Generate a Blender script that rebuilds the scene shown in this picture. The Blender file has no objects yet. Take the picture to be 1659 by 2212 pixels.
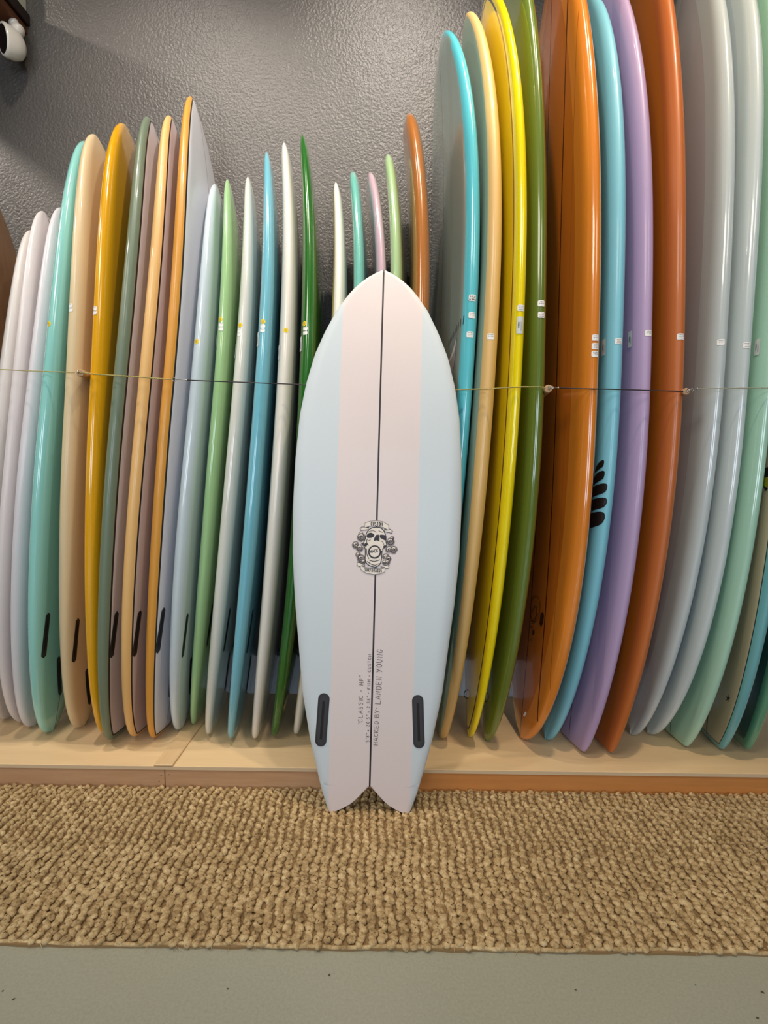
import bpy, math, random
import numpy as np
from mathutils import Matrix, Vector

C = bpy.context.scene.collection
scene = bpy.context.scene
random.seed(7)

# ------------------------------------------------------------------ camera
PITCH, ROLL = math.radians(4.77), math.radians(0.75)
cp, sp, cr, sr = math.cos(PITCH), math.sin(PITCH), math.cos(ROLL), math.sin(ROLL)
fw = Vector((0, cp, -sp)); r0 = Vector((1, 0, 0)); u0 = Vector((0, sp, cp))
rv = r0*cr + u0*sr; uv = u0*cr - r0*sr
cam_d = bpy.data.cameras.new('camera'); cam = bpy.data.objects.new('camera', cam_d); C.objects.link(cam)
m = Matrix.Identity(4)
for i in range(3):
    m[i][0] = rv[i]; m[i][1] = uv[i]; m[i][2] = -fw[i]
m[0][3], m[1][3], m[2][3] = 0, 0, 1.04
cam.matrix_world = m
cam_d.sensor_fit = 'VERTICAL'; cam_d.sensor_height = 36.0
cam_d.lens = 36.0*1150/2212
cam_d.clip_start = .05
scene.camera = cam

# ------------------------------------------------------------------ light
w = bpy.data.worlds.new('sky'); scene.world = w; w.use_nodes = True
w.node_tree.nodes['Background'].inputs[0].default_value = (.62, .75, 1.0, 1)
w.node_tree.nodes['Background'].inputs[1].default_value = 1.0

def spot(name, loc, target, power, col, ang, blend=.6, size=.045):
    d = bpy.data.lights.new(name, 'SPOT'); d.energy = power; d.color = col
    d.spot_size = math.radians(ang); d.spot_blend = blend; d.shadow_soft_size = size
    o = bpy.data.objects.new(name, d); C.objects.link(o); o.location = loc
    o.rotation_euler = (Vector(target)-Vector(loc)).to_track_quat('-Z', 'Y').to_euler()
    return o
def area(name, loc, target, power, col, sx, sy):
    d = bpy.data.lights.new(name, 'AREA'); d.energy = power; d.color = col
    d.shape = 'RECTANGLE'; d.size = sx; d.size_y = sy
    o = bpy.data.objects.new(name, d); C.objects.link(o); o.location = loc
    o.rotation_euler = (Vector(target)-Vector(loc)).to_track_quat('-Z', 'Y').to_euler()
    return o
WARM = (1.0, .80, .58); NEUT = (1.0, .90, .80); COOL = (.66, .80, 1.0)
spot('track_spot_left', (-.85, 1.25, 3.55), (-.85, 2.2, 1.6), 98, NEUT, 74, 1.0)
spot('track_spot_middle', (.08, 1.25, 3.55), (-.10, 2.25, 1.9), 124, NEUT, 74, 1.0)
spot('track_spot_right', (.70, .95, 3.55), (1.0, 1.9, 1.0), 106, WARM, 90, .9)
spot('track_spot_far_left', (-3.0, 1.15, 3.44), (-1.5, 2.2, 1.6), 125, NEUT, 80, size=.07)
area('ceiling_fill_light', (-1.3, -.6, 3.6), (.3, 1.0, .5), 46, (1, .92, .83), 1.3, 1.2)  # soft fill added below the ceiling, stands for no visible fixture
area('ceiling_fill_light_right', (1.2, -1.3, 3.6), (.4, 1.0, .3), 20, (1, .92, .83), 1.2, 1.0)  # weaker added fill from the right, likewise no visible fixture
area('window_daylight', (.9, -4.4, 1.7), (.0, 1.6, .9), 62, (.74, .85, 1.0), 2.0, 1.7)
area('shop_window_daylight', (-2.4, -4.4, 1.7), (-.2, 1.6, .9), 46, (.80, .88, 1.0), 1.4, 1.7)
scene.view_settings.view_transform = 'Standard'
scene.view_settings.look = 'None'
scene.view_settings.gamma = 1.0
scene.view_settings.use_curve_mapping = False
scene.view_settings.exposure = 0.16

# ------------------------------------------------------------------ helpers
def lin(c):
    return tuple(((x/255)/12.92 if x/255 <= .04045 else ((x/255+.055)/1.055)**2.4) for x in c)
def tag(o, label=None, cat=None, group=None, kind=None):
    if label: o['label'] = label
    if cat: o['category'] = cat
    if group: o['group'] = group
    if kind: o['kind'] = kind
    return o
def mesh(name, verts, faces, mats, parent=None, smooth=False, mi=None):
    me = bpy.data.meshes.new(name); me.from_pydata([tuple(map(float, v)) for v in verts], [], faces)
    for mt in (mats if isinstance(mats, (list, tuple)) else [mats]): me.materials.append(mt)
    if mi is not None: me.polygons.foreach_set('material_index', mi)
    if smooth: me.polygons.foreach_set('use_smooth', [True]*len(me.polygons))
    me.update()
    o = bpy.data.objects.new(name, me); C.objects.link(o)
    if parent: o.parent = parent
    return o
def empty(name, loc=(0, 0, 0)):
    o = bpy.data.objects.new(name, None); C.objects.link(o); o.location = loc; o.empty_display_size = .1
    return o
class MB:
    def __init__(s): s.v = []; s.f = []; s.m = []
    def box(s, a, b, bev=0.0, mi=0):
        x0, y0, z0 = a; x1, y1, z1 = b; n = len(s.v); e = min(bev, (x1-x0)/3, (y1-y0)/3, (z1-z0)/3)
        if e <= 0:
            s.v += [(x0,y0,z0),(x1,y0,z0),(x1,y1,z0),(x0,y1,z0),(x0,y0,z1),(x1,y0,z1),(x1,y1,z1),(x0,y1,z1)]
            q = [(0,3,2,1),(4,5,6,7),(0,1,5,4),(1,2,6,5),(2,3,7,6),(3,0,4,7)]
        else:
            # chamfered box: bottom ring, lower ring, upper ring, top ring
            def ring(i, z): return [(x0+i,y0+i,z),(x1-i,y0+i,z),(x1-i,y1-i,z),(x0+i,y1-i,z)]
            s.v += ring(e, z0)+ring(0, z0+e)+ring(0, z1-e)+ring(e, z1)
            q = [(3,2,1,0),(12,13,14,15)]
            for r in range(3):
                for k in range(4): q.append((4*r+k, 4*r+(k+1)%4, 4*r+4+(k+1)%4, 4*r+4+k))
        s.f += [tuple(n+i for i in t) for t in q]; s.m += [mi]*len(q); return s
    def tube(s, pts, r, n=8, mi=0, caps=True):
        P = [Vector(p) for p in pts]; base = len(s.v); up = Vector((0, 0, 1)); pu = None
        for i, p in enumerate(P):
            d = (P[min(i+1, len(P)-1)]-P[max(i-1, 0)]).normalized()
            if pu is None: a = d.cross(up if abs(d.z) < .9 else Vector((1, 0, 0))).normalized()
            else: a = (pu-d*pu.dot(d)).normalized()
            pu = a; b = d.cross(a); rr = r[i] if isinstance(r, (list, tuple)) else r
            for k in range(n):
                t = 2*math.pi*k/n; s.v.append(tuple(p+a*(rr*math.cos(t))+b*(rr*math.sin(t))))
        for i in range(len(P)-1):
            for k in range(n):
                s.f.append((base+i*n+k, base+i*n+(k+1) % n, base+(i+1)*n+(k+1) % n, base+(i+1)*n+k)); s.m.append(mi)
        if caps:
            s.f.append(tuple(base+k for k in range(n))[::-1]); s.f.append(tuple(base+(len(P)-1)*n+k for k in range(n))); s.m += [mi, mi]
        return s
    def torus(s, c, ax, R, r, n=18, k=7, a0=0, a1=2*math.pi, mi=0):
        ax = Vector(ax).normalized(); a = ax.orthogonal().normalized(); b = ax.cross(a); c = Vector(c)
        pts = [c+a*R*math.cos(a0+(a1-a0)*i/n)+b*R*math.sin(a0+(a1-a0)*i/n) for i in range(n+1)]
        return s.tube(pts, r, k, mi, caps=True)
    def ball(s, c, r, nu=12, nv=8, mi=0, rot=None):
        n = len(s.v); rr = r if isinstance(r, (tuple, list)) else (r, r, r)
        for j in range(nv+1):
            for i in range(nu):
                th = math.pi*j/nv; ph = 2*math.pi*i/nu
                p = Vector((rr[0]*math.sin(th)*math.cos(ph), rr[1]*math.sin(th)*math.sin(ph), rr[2]*math.cos(th)))
                if rot is not None: p = rot @ p
                s.v.append(tuple(p+Vector(c)))
        for j in range(nv):
            for i in range(nu):
                s.f.append((n+j*nu+i, n+(j+1)*nu+i, n+(j+1)*nu+(i+1) % nu, n+j*nu+(i+1) % nu)); s.m.append(mi)
        return s
    def build(s, name, mats, parent=None, smooth=False):
        return mesh(name, s.v, s.f, mats, parent, smooth, s.m)

# ------------------------------------------------------------------ materials
class NT:
    def __init__(s, name):
        s.mat = bpy.data.materials.new(name); s.mat.use_nodes = True
        s.t = s.mat.node_tree; s.n = s.t.nodes; s.l = s.t.links; s.b = s.n['Principled BSDF']
    def node(s, t, **kw):
        x = s.n.new(t)
        for k, v in kw.items(): setattr(x, k, v)
        return x
    def math(s, op, a, b=None, clamp=False):
        x = s.n.new('ShaderNodeMath'); x.operation = op; x.use_clamp = clamp
        for i, v in enumerate((a, b)):
            if v is None: continue
            if isinstance(v, (int, float)): x.inputs[i].default_value = v
            else: s.l.new(v, x.inputs[i])
        return x.outputs[0]
    def mix(s, f, a, b, mode='MIX'):
        x = s.n.new('ShaderNodeMix'); x.data_type = 'RGBA'; x.blend_type = mode
        for i, v in ((0, f), (6, a), (7, b)):
            if isinstance(v, (int, float)): x.inputs[i].default_value = v
            elif isinstance(v, tuple): x.inputs[i].default_value = (*v[:3], 1)
            else: s.l.new(v, x.inputs[i])
        return x.outputs[2]
    def attr(s, name):
        x = s.n.new('ShaderNodeAttribute'); x.attribute_name = name; return x.outputs['Fac']
    def noise(s, scale, detail=3, rough=.5, vec=None, sc=None):
        x = s.n.new('ShaderNodeTexNoise'); x.inputs['Scale'].default_value = scale
        x.inputs['Detail'].default_value = detail; x.inputs['Roughness'].default_value = rough
        tc = s.n.new('ShaderNodeTexCoord'); src = tc.outputs['Object']
        if sc:
            mp = s.n.new('ShaderNodeMapping'); mp.inputs['Scale'].default_value = sc; s.l.new(src, mp.inputs[0]); src = mp.outputs[0]
        s.l.new(src, x.inputs['Vector']); return x.outputs['Fac']
    def ramp(s, fac, stops, interp='LINEAR'):
        x = s.n.new('ShaderNodeValToRGB'); cr_ = x.color_ramp; cr_.interpolation = interp
        while len(cr_.elements) < len(stops): cr_.elements.new(.5)
        for e, (p, c) in zip(cr_.elements, stops): e.position = p; e.color = (*c[:3], 1)
        s.l.new(fac, x.inputs[0]); return x.outputs[0]
    def bump(s, h, strength, dist):
        x = s.n.new('ShaderNodeBump'); x.inputs['Strength'].default_value = strength; x.inputs['Distance'].default_value = dist
        s.l.new(h, x.inputs['Height']); s.l.new(x.outputs[0], s.b.inputs['Normal'])
    def col(s, c):
        if isinstance(c, tuple): s.b.inputs['Base Color'].default_value = (*c[:3], 1)
        else: s.l.new(c, s.b.inputs['Base Color'])
        return s
    def rough(s, r, coat=0, cr=.05, metal=0):
        s.b.inputs['Roughness'].default_value = r; s.b.inputs['Coat Weight'].default_value = coat
        s.b.inputs['Coat Roughness'].default_value = cr; s.b.inputs['Metallic'].default_value = metal
        return s
def plain(name, c, r=.5, metal=0, coat=0):
    n = NT(name); n.col(lin(c)); n.rough(r, coat, .1, metal); return n.mat

def resin(name, base, deck=None, bottom=None, band=None, line=None, line_on=1, line_w=.003, stringer=None,
          lats=(), rough=.32, coat=.55, tint=None):
    """glassed foam: base colour on the rails, other colours inside the cut lap lines.
       band = distance of the lap line from the rail; line = pinline colour on it;
       lats = extra long lines (y, half width, colour)"""
    n = NT(name)
    e = n.attr('edge'); lat = n.attr('lat')          # edge: + deck, - bottom, metres in from the outline
    col = lin(base)
    ns = n.noise(9, 4, .6, sc=(1, 1, .35))
    c = n.mix(n.math('MULTIPLY', ns, .22), col, tuple(x*.80 for x in col))
    if deck is not None:
        f = n.math('GREATER_THAN', e, band)
        c = n.mix(f, c, lin(deck))
    if bottom is not None:
        f = n.math('LESS_THAN', e, -band)
        c = n.mix(f, c, lin(bottom))
    for (y, hw, lc) in lats:
        f = n.math('LESS_THAN', n.math('ABSOLUTE', n.math('SUBTRACT', lat, y)), hw)
        f = n.math('MULTIPLY', f, n.math('GREATER_THAN', n.math('ABSOLUTE', e), .012))
        c = n.mix(f, c, lin(lc))
    if stringer is not None:
        f = n.math('LESS_THAN', n.math('ABSOLUTE', lat), .0019)
        f = n.math('MULTIPLY', f, n.math('GREATER_THAN', n.math('ABSOLUTE', e), .01))
        c = n.mix(f, c, lin(stringer))
    if line is not None:
        for sgn in ((1,) if line_on == 1 else (-1,) if line_on == -1 else (1, -1)):
            f = n.math('LESS_THAN', n.math('ABSOLUTE', n.math('SUBTRACT', e, sgn*band)), line_w)
            c = n.mix(f, c, lin(line))
    g = n.noise(420, 2, .6)
    c = n.mix(.10, c, g, 'MULTIPLY')
    n.col(c); n.rough(rough, coat, .07)
    return n.mat

# ------------------------------------------------------------------ surfboard geometry
WALL_Y, SHELF_Z = 2.25, .08
def halfwidth(u, W, an, bn, at, bt, wt, um=.5):
    u = np.asarray(u, float)
    t = np.clip(np.where(u > um, (u-um)/(1-um), (um-u)/um), 0, 1)
    n = np.maximum(1-t**an, 0)**bn
    a = wt+(1-wt)*np.maximum(1-t**at, 0)**bt
    return W/2*np.where(u > um, n, a)
def thick(u, nf=.52):
    t = 1-np.where(u > .5, nf, .52)*np.abs(2*u-1)**3
    a = np.clip((u-.955)/.045, 0, 1); b = np.clip((.015-u)/.015, 0, 1)
    return t*np.sqrt(np.maximum(1-a*a, .0004))*np.sqrt(1-.6*b*b)
def board_local(L, W, T, nr, tr, an, bn, at, bt, wt, ns=96, nrail=6, nflat=8, nf=.52):
    u = .5-.5*np.cos(np.pi*np.arange(ns)/(ns-1.0))
    hw = halfwidth(u, W, an, bn, at, bt, wt)
    th = T*thick(u, nf)
    ang = np.linspace(0, np.pi/2, nrail+1)
    nn = 4*(nrail+nflat); pts = np.zeros((ns, nn, 3)); att = np.zeros((ns, nn))
    for i in range(ns):
        h = max(hw[i], 1e-4); e = th[i]/2
        if wt > 0 and i == 0: e *= .55; h = max(h-.006, 1e-4)
        if wt <= 0 and i == 0: e *= .5
        r = min(e*1.5, h)
        q = [(r*(1-math.cos(a)), math.sin(a)*.8) for a in ang]
        for k in range(1, nflat+1):
            f = k/nflat; q.append((r+(h-r)*f, .8+.2*math.sin(f*math.pi/2)))
        n = len(q)-1; ring = []
        for k in range(0, n): ring.append((-h+q[k][0], q[k][1], q[k][0]))
        for k in range(n, 0, -1): ring.append((h-q[k][0], q[k][1], q[k][0]))
        for k in range(0, n): ring.append((h-q[k][0], -q[k][1], -q[k][0]))
        for k in range(n, 0, -1): ring.append((-h+q[k][0], -q[k][1], -q[k][0]))
        rk = nr*max(0, (u[i]-.45)/.55)**2.6+tr*max(0, (.45-u[i])/.45)**2.2
        for k, (y, z, d) in enumerate(ring):
            pts[i, k] = (u[i]*L, y, z*e+rk); att[i, k] = math.copysign(min(abs(d), (1-u[i])*L, u[i]*L+.0005), d)
    return u, pts, att
def place(pts, X0, Y0, alat, b, yaw):
    M = np.array([[0, 0, -1.0], [0, 1, 0], [1, 0, 0]])
    cy, sy = math.cos(yaw), math.sin(yaw); Rz = np.array([[cy, -sy, 0], [sy, cy, 0], [0, 0, 1]])
    cb, sb = math.cos(b), math.sin(b); Rx = np.array([[1, 0, 0], [0, cb, sb], [0, -sb, cb]])
    ca, sa = math.cos(alat), math.sin(alat); Ry = np.array([[ca, 0, sa], [0, 1, 0], [-sa, 0, ca]])
    R = Ry @ Rx @ Rz @ M
    Wd = pts.reshape(-1, 3) @ R.T
    return R, np.array([X0, Y0, SHELF_Z+.001-Wd[:, 2].min()])
# X0, Y0, length, width, sideways lean, lean to the wall, yaw, nose rocker, tail rocker, nose and tail outline | thickness, outline
BOARDS = {
 'w1': ([-1.4097, 1.9396, 1.8163, 0.5024, 0.0928, 0.0614, 0.1278, 0.0723, 0.0017, 1.7037, 2.2805], 0.0685, 0.6, 0.5, 0, 0.52),
 'w2': ([-1.3351, 1.9185, 1.8886, 0.4955, 0.0856, 0.0768, 0.0773, 0.0998, -0.0008, 2.0883, 2.2872], 0.0597, 0.6, 0.5, 0, 0.52),
 'w3': ([-1.2694, 1.8786, 1.9046, 0.5128, 0.0855, 0.0962, 0.084, 0.0971, 0.0089, 2.0456, 1.6668], 0.0641, 0.6, 0.5, 0, 0.52),
 'mint': ([-1.1874, 1.8382, 2.1374, 0.5292, 0.0744, 0.1042, 0.1107, 0.0732, 0.0032, 2.669, 1.7927], 0.0688, 0.6, 0.5, 0, 0.52),
 'cream': ([-1.0765, 1.8799, 2.1453, 0.535, 0.0537, 0.0757, 0.0565, 0.0984, 0.0244, 2.7398, 1.8136], 0.0697, 0.6, 0.5, 0, 0.52),
 'amber': ([-0.9801, 1.8394, 2.1933, 0.5293, 0.0363, 0.0985, 0.0855, 0.0562, 0.0062, 3.3288, 1.7087], 0.0667, 0.6, 0.5, 0, 0.52),
 'sage': ([-0.9353, 1.8254, 2.2198, 0.5332, 0.075, 0.105, 0.0294, 0.1043, -0.0006, 2.1564, 1.7066], 0.0682, 0.6, 0.5, 0.22, 0.52),
 'peach': ([-0.8626, 1.8582, 2.2196, 0.5424, 0.0794, 0.0874, 0.022, 0.1078, -0.0, 2.0153, 2.3633], 0.0698, 0.6, 0.5, 0.22, 0.52),
 'orange': ([-0.7846, 1.8407, 2.3104, 0.5139, 0.0803, 0.101, -0.013, 0.1284, 0.0067, 2.974, 1.4246], 0.0653, 0.75, 0.5, 0.22, 0.52),
 'ice': ([-0.7282, 1.8684, 1.9917, 0.4967, 0.0893, 0.0914, 0.0348, 0.08, 0.0066, 2.5036, 1.8365], 0.0588, 0.6, 0.5, 0, 0.52),
 'lightgreen': ([-0.6736, 1.9765, 1.985, 0.4933, 0.0921, 0.0234, 0.0638, 0.0921, 0.0238, 1.8135, 1.9886], 0.054, 0.75, 0.6, 0.35, 0.52),
 'offwhite': ([-0.5925, 1.8986, 2.0156, 0.4999, 0.0823, 0.0765, 0.0669, 0.0886, 0.0252, 1.9372, 2.0759], 0.0583, 0.75, 0.6, 0.35, 0.52),
 'blue': ([-0.4993, 1.8667, 2.1105, 0.5006, 0.064, 0.0937, 0.0822, 0.084, 0.0317, 1.9797, 2.1211], 0.059, 0.75, 0.6, 0.35, 0.52),
 'ivory': ([-0.4119, 1.8676, 2.1495, 0.5021, 0.0529, 0.0966, 0.0776, 0.0885, 0.0346, 1.9585, 2.0739], 0.0629, 0.75, 0.6, 0.35, 0.52),
 'green': ([-0.3201, 1.8928, 2.1698, 0.5028, 0.0424, 0.0762, 0.0472, 0.0885, 0.061, 1.9473, 2.1424], 0.0654, 0.75, 0.6, 0.35, 0.52),
 'bone': ([-0.2704, 1.9078, 2.0064, 0.4902, 0.0769, 0.0754, 0.0404, 0.0771, 0.0368, 2.0899, 2.1656], 0.0574, 0.75, 0.6, 0.35, 0.52),
 'teal': ([-0.1839, 1.911, 2.0422, 0.4792, 0.0762, 0.0744, -0.0321, 0.1027, 0.0429, 2.2681, 2.2032], 0.0488, 0.55, 0.6, 0.35, 0.12),
 'pink': ([-0.1268, 1.918, 2.0354, 0.4801, 0.0807, 0.0726, 0.0412, 0.1065, 0.0284, 2.4472, 2.2002], 0.0466, 0.55, 0.6, 0.35, 0.12),
 'palegreen': ([-0.0344, 1.9233, 2.0871, 0.4791, 0.0674, 0.0519, -0.1012, 0.1083, 0.0221, 2.4021, 2.2227], 0.0518, 0.55, 0.6, 0.35, 0.12),
 'brown': ([0.0335, 1.8928, 2.2257, 0.4763, 0.0627, 0.063, -0.0296, 0.1012, 0.0122, 2.2642, 2.3049], 0.0732, 0.5, 0.6, 0, 0.12),
 'turq': ([0.1538, 1.9203, 2.4644, 0.5491, 0.0533, 0.0353, 0.1375, 0.1036, 0.032, 3.8576, 2.6073], 0.0702, 0.6, 0.62, 0, 0.52),
 'tan': ([0.246, 1.8253, 2.5604, 0.561, 0.0529, 0.0823, 0.0071, 0.113, 0.0256, 3.564, 2.1853], 0.0699, 0.6, 0.62, 0, 0.52),
 'yellow': ([0.3425, 1.8399, 2.5675, 0.6015, 0.0299, 0.0499, 0.0371, 0.0959, 0.0231, 3.5457, 1.9789], 0.0486, 0.6, 0.62, 0, 0.52),
 'olive': ([0.4404, 1.8141, 2.7858, 0.5787, 0.0022, 0.0791, 0.0683, 0.0489, 0.0623, 3.0926, 2.064], 0.0677, 0.6, 0.62, 0, 0.52),
 'amberclear': ([0.5743, 1.8381, 2.7388, 0.5936, 0.0059, 0.0519, 0.1276, 0.0194, 0.0641, 2.1977, 3.5184], 0.0703, 0.6, 0.62, 0, 0.52),
 'sky': ([0.6587, 1.8299, 2.6058, 0.583, 0.0174, 0.0697, 0.0497, 0.0195, 0.0624, 2.8856, 2.1909], 0.07, 0.6, 0.62, 0, 0.52),
 'lilac': ([0.7465, 1.8143, 2.7134, 0.5694, 0.011, 0.0841, 0.1066, 0.0588, 0.0699, 3.0358, 2.2681], 0.07, 0.6, 0.75, 0.3, 0.52),
 'rust': ([0.8772, 1.8048, 2.8396, 0.5781, 0.0043, 0.0841, -0.009, 0.0198, 0.0993, 2.6115, 1.9892], 0.0691, 0.6, 0.75, 0.3, 0.52),
 'greyblue': ([0.9884, 1.867, 2.7622, 0.5787, 0.0308, 0.054, -0.0312, 0.0197, 0.0687, 2.7028, 2.2566], 0.069, 0.6, 0.62, 0, 0.52),
 'paleblue': ([1.0538, 1.8757, 2.7339, 0.5841, 0.0343, 0.0423, -0.0358, 0.0188, 0.0666, 3.3695, 3.001], 0.0654, 0.6, 0.62, 0, 0.52),
 'seafoam': ([1.1072, 1.8609, 2.7335, 0.577, 0.0497, 0.0451, -0.0365, 0.0198, 0.0428, 2.6529, 3.0526], 0.0696, 0.6, 0.75, 0.3, 0.52),
 'beige': ([1.2033, 1.8415, 2.7058, 0.576, 0.0558, 0.0422, -0.1699, 0.0186, 0.0159, 1.6899, 3.4309], 0.0695, 0.6, 0.75, 0.3, 0.52),
 'darkteal': ([1.3109, 1.8169, 2.8016, 0.5684, 0.0761, 0.0838, -0.2511, 0.0189, 0.0384, 1.7841, 2.6028], 0.0693, 0.6, 0.75, 0.3, 0.52),
 'wood': ([-1.5, 1.86, 2.12, 0.53, 0.05, 0.08, 0, 0.16, 0.01, 2.3, 2.3], 0.065, 0.6, 0.6, 0, 0.52),
}
class Board:
    def __init__(s, key, mat, label, name='surfboard', group=None, stickers=()):
        p, T, bn, bt, wt, nf = BOARDS[key]; s.key = key
        X0, Y0, L, W, alat, b, yaw, nr, tr, an, at = p
        s.L = L
        u, s.pts, att = board_local(L, W, T, nr, tr, max(an, 1.2), bn, max(at, 1.2), bt, wt, nf=nf)
        s.u = u
        s.R, s.off = place(s.pts, X0, Y0, alat, b, yaw)
        if key == 'lightgreen': s.off = s.off+np.array([0, 0, .0062])     # its tail stands on the joint batten
        s.root = empty(name, tuple(s.off)); s.root.rotation_mode = 'QUATERNION'
        s.root.rotation_quaternion = Matrix([list(map(float, r)) for r in s.R]).to_quaternion()
        tag(s.root, label, 'surfboard', group)
        ns, nn, _ = s.pts.shape
        v = s.pts.reshape(-1, 3).tolist(); f = []
        for i in range(ns-1):
            for k in range(nn):
                k2 = (k+1) % nn; f.append((i*nn+k, i*nn+k2, (i+1)*nn+k2, (i+1)*nn+k))
        f.append(tuple(range(nn))[::-1]); f.append(tuple((ns-1)*nn+k for k in range(nn)))
        s.body = mesh('body', v, f, mat, s.root, True)
        me = s.body.data
        a = me.attributes.new('edge', 'FLOAT', 'POINT'); a.data.foreach_set('value', att.reshape(-1))
        a = me.attributes.new('lat', 'FLOAT', 'POINT'); a.data.foreach_set('value', s.pts[:, :, 1].reshape(-1))
        # arc length round the section, from the near rail, + over the deck, - along the bottom
        seg = np.linalg.norm(np.roll(s.pts, -1, 1)-s.pts, axis=2)
        s.cum = np.concatenate([np.zeros((ns, 1)), np.cumsum(seg, 1)], 1)
    def surf(s, x, arc, lift=.0006):
        i = int(np.clip(np.searchsorted(s.u*s.L, x)-1, 0, len(s.u)-2)); f = (x-s.u[i]*s.L)/((s.u[i+1]-s.u[i])*s.L)
        out = []
        for ii in (i, i+1):
            c = s.cum[ii]; a = arc % c[-1]
            k = int(np.clip(np.searchsorted(c, a)-1, 0, len(c)-2)); g = (a-c[k])/max(c[k+1]-c[k], 1e-9)
            P = np.vstack([s.pts[ii], s.pts[ii][:1]])
            out.append((P[k]*(1-g)+P[k+1]*g, P[k+1]-P[k]))
        p = out[0][0]*(1-f)+out[1][0]*f; t = out[0][1]
        n = np.array([0, -t[2], t[1]]); n /= max(np.linalg.norm(n), 1e-9)
        return p+n*lift if np.dot(n, p-s.pts[i].mean(0)) > 0 else p-n*lift
    def patch(s, name, x0, a0, shape, mats, flip=1, lift=.0006):
        """shape = list of (polygon grid (nu,nv,func), material index): each func maps (i,j) -> (arc, along)"""
        V = []; F = []; M = []
        for (nu, nv, fn, mi, lf) in shape:
            n = len(V)
            for i in range(nu+1):
                for j in range(nv+1):
                    a, l = fn(i/nu, j/nv); V.append(s.surf(x0+l, a0+a*flip, lift+lf))
            for i in range(nu):
                for j in range(nv):
                    F.append((n+i*(nv+1)+j, n+(i+1)*(nv+1)+j, n+(i+1)*(nv+1)+j+1, n+i*(nv+1)+j+1)); M.append(mi)
        return mesh(name, V, F, mats, s.root, False, M)
PAPER = plain('sticker_paper', (238, 236, 232), .55)
PAPER2 = plain('barcode_label_paper', (205, 210, 208), .5)
INK = plain('grey_ink', (150, 150, 150), .6)
BLACK = plain('black_ink', (22, 20, 22), .5)
DOTC = plain('yellow_dot_paper', (232, 205, 40), .5)
DOTD = plain('yellow_dot_centre', (205, 170, 20), .5)
def rect(a0, a1, l0, l1, mi, lf=0, nu=5, nv=2, cut=0):
    def fn(i, j):
        a = a0+(a1-a0)*i; l = l0+(l1-l0)*j
        return a, l
    return (nu, nv, fn, mi, lf)
def rrect(w, h, mi, lf=0, r=.003):
    def fn(i, j):
        a = -w/2+w*i; d = max(0, r-(w/2-abs(a)))
        hh = h/2-(r-math.sqrt(max(r*r-d*d, 0)))
        return a, -hh+2*hh*j
    return (10, 2, fn, mi, lf)
def sticker(b, x, a, w=.023, h=.018, lines=3, seed=0, dark=False):
    rnd = random.Random(seed); sh = [rrect(w, h, 0)]
    for k in range(lines):
        l = h*.28-k*h*.27; c = -w*.36
        for q in range(4):
            ww = w*rnd.uniform(.08, .17)
            if c+ww > w*.38: break
            sh.append(rect(c, c+ww, l-h*.05, l+h*.05, 1, .0003, 2, 1)); c += ww+w*.05
    return b.patch('price_sticker', x, a, sh, [PAPER, BLACK if dark else INK], 1, .0009)
def barcode(b, x, a, w=.020, h=.050):
    sh = [rrect(w, h, 0)]
    for k in range(13):
        l = -.17*h+k*h*.028
        sh.append(rect(w*.08, w*.27, l, l+h*(.018 if k % 3 else .010), 2, .0003, 2, 1))
    for c in (-.30, -.20, -.10):
        sh.append(rect(w*c, w*(c+.04), -h*.33, h*(.2 if c > -.25 else .05), 1, .0003, 1, 2))
    return b.patch('barcode_label', x, a, sh, [PAPER2, INK, BLACK], 1, .0014)
def dot(b, x, a, r=.0085):
    def disc(R, mi, lf):
        def fn(i, j):
            t = 2*math.pi*i; q = max(j, .001)*R; return q*math.cos(t), q*math.sin(t)
        return (16, 2, fn, mi, lf)
    return b.patch('round_sticker', x, a, [disc(r, 0, 0), disc(r*.6, 1, .0003)], [DOTC, DOTD])
BOXM = plain('fin_box_plastic', (30, 30, 34), .45)
BOXS = plain('fin_slot', (8, 8, 9), .6)
def capsule_cells(w, h, mi, lf, nu=6, nv=18):
    def fn(i, j):
        l = -h/2+h*j; d = max(0, abs(l)-(h/2-w/2)); ww = math.sqrt(max((w/2)**2-d*d, 0))
        return -ww+2*ww*i, l
    return (nu, nv, fn, mi, lf)
def fin_box(b, x, arc, w=.026, h=.155, slant=0):
    def sl(c):
        f = c[2]; return (c[0], c[1], (lambda i, j, f=f: (f(i, j)[0]+slant*f(i, j)[1], f(i, j)[1])), c[3], c[4])
    p = b.patch('fin_box', x, arc, [sl(capsule_cells(w, h, 0, .0004))], [BOXM])
    q = b.patch('slot', x, arc, [sl(capsule_cells(w*.28, h*.78, 0, .0012, 2, 10))], [BOXS]); q.parent = p
    return p
# ------------------------------------------------------------------ setting
def structure(o): o['kind'] = 'structure'; return o
n = NT('painted_wall'); nb = n.noise(105, 2, .55); nc = n.noise(2.2, 3, .6)
n.col(n.mix(nc, lin((97, 92, 86)), lin((85, 81, 77)))); n.rough(.42)
n.bump(nb, .62, .006); WALLM = n.mat
n = NT('painted_concrete'); a_ = n.noise(1.5, 5, .65); b_ = n.noise(160, 3, .7)
c_ = n.mix(a_, lin((168, 167, 149)), lin((152, 154, 137))); c_ = n.mix(.35, c_, b_, 'SOFT_LIGHT')
n.col(c_); n.rough(.38); n.bump(a_, .15, .002); FLOORM = n.mat
CEILM = plain('ceiling_paint', (150, 146, 138), .8)
SIDEM = plain('side_wall_paint', (120, 116, 108), .8)
def boxobj(name, a, b, mat, parent=None, bev=0): return MB().box(a, b, bev).build(name, mat, parent)
structure(boxobj('floor', (-5, -5, -.1), (5, 2.25, 0), FLOORM))
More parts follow.
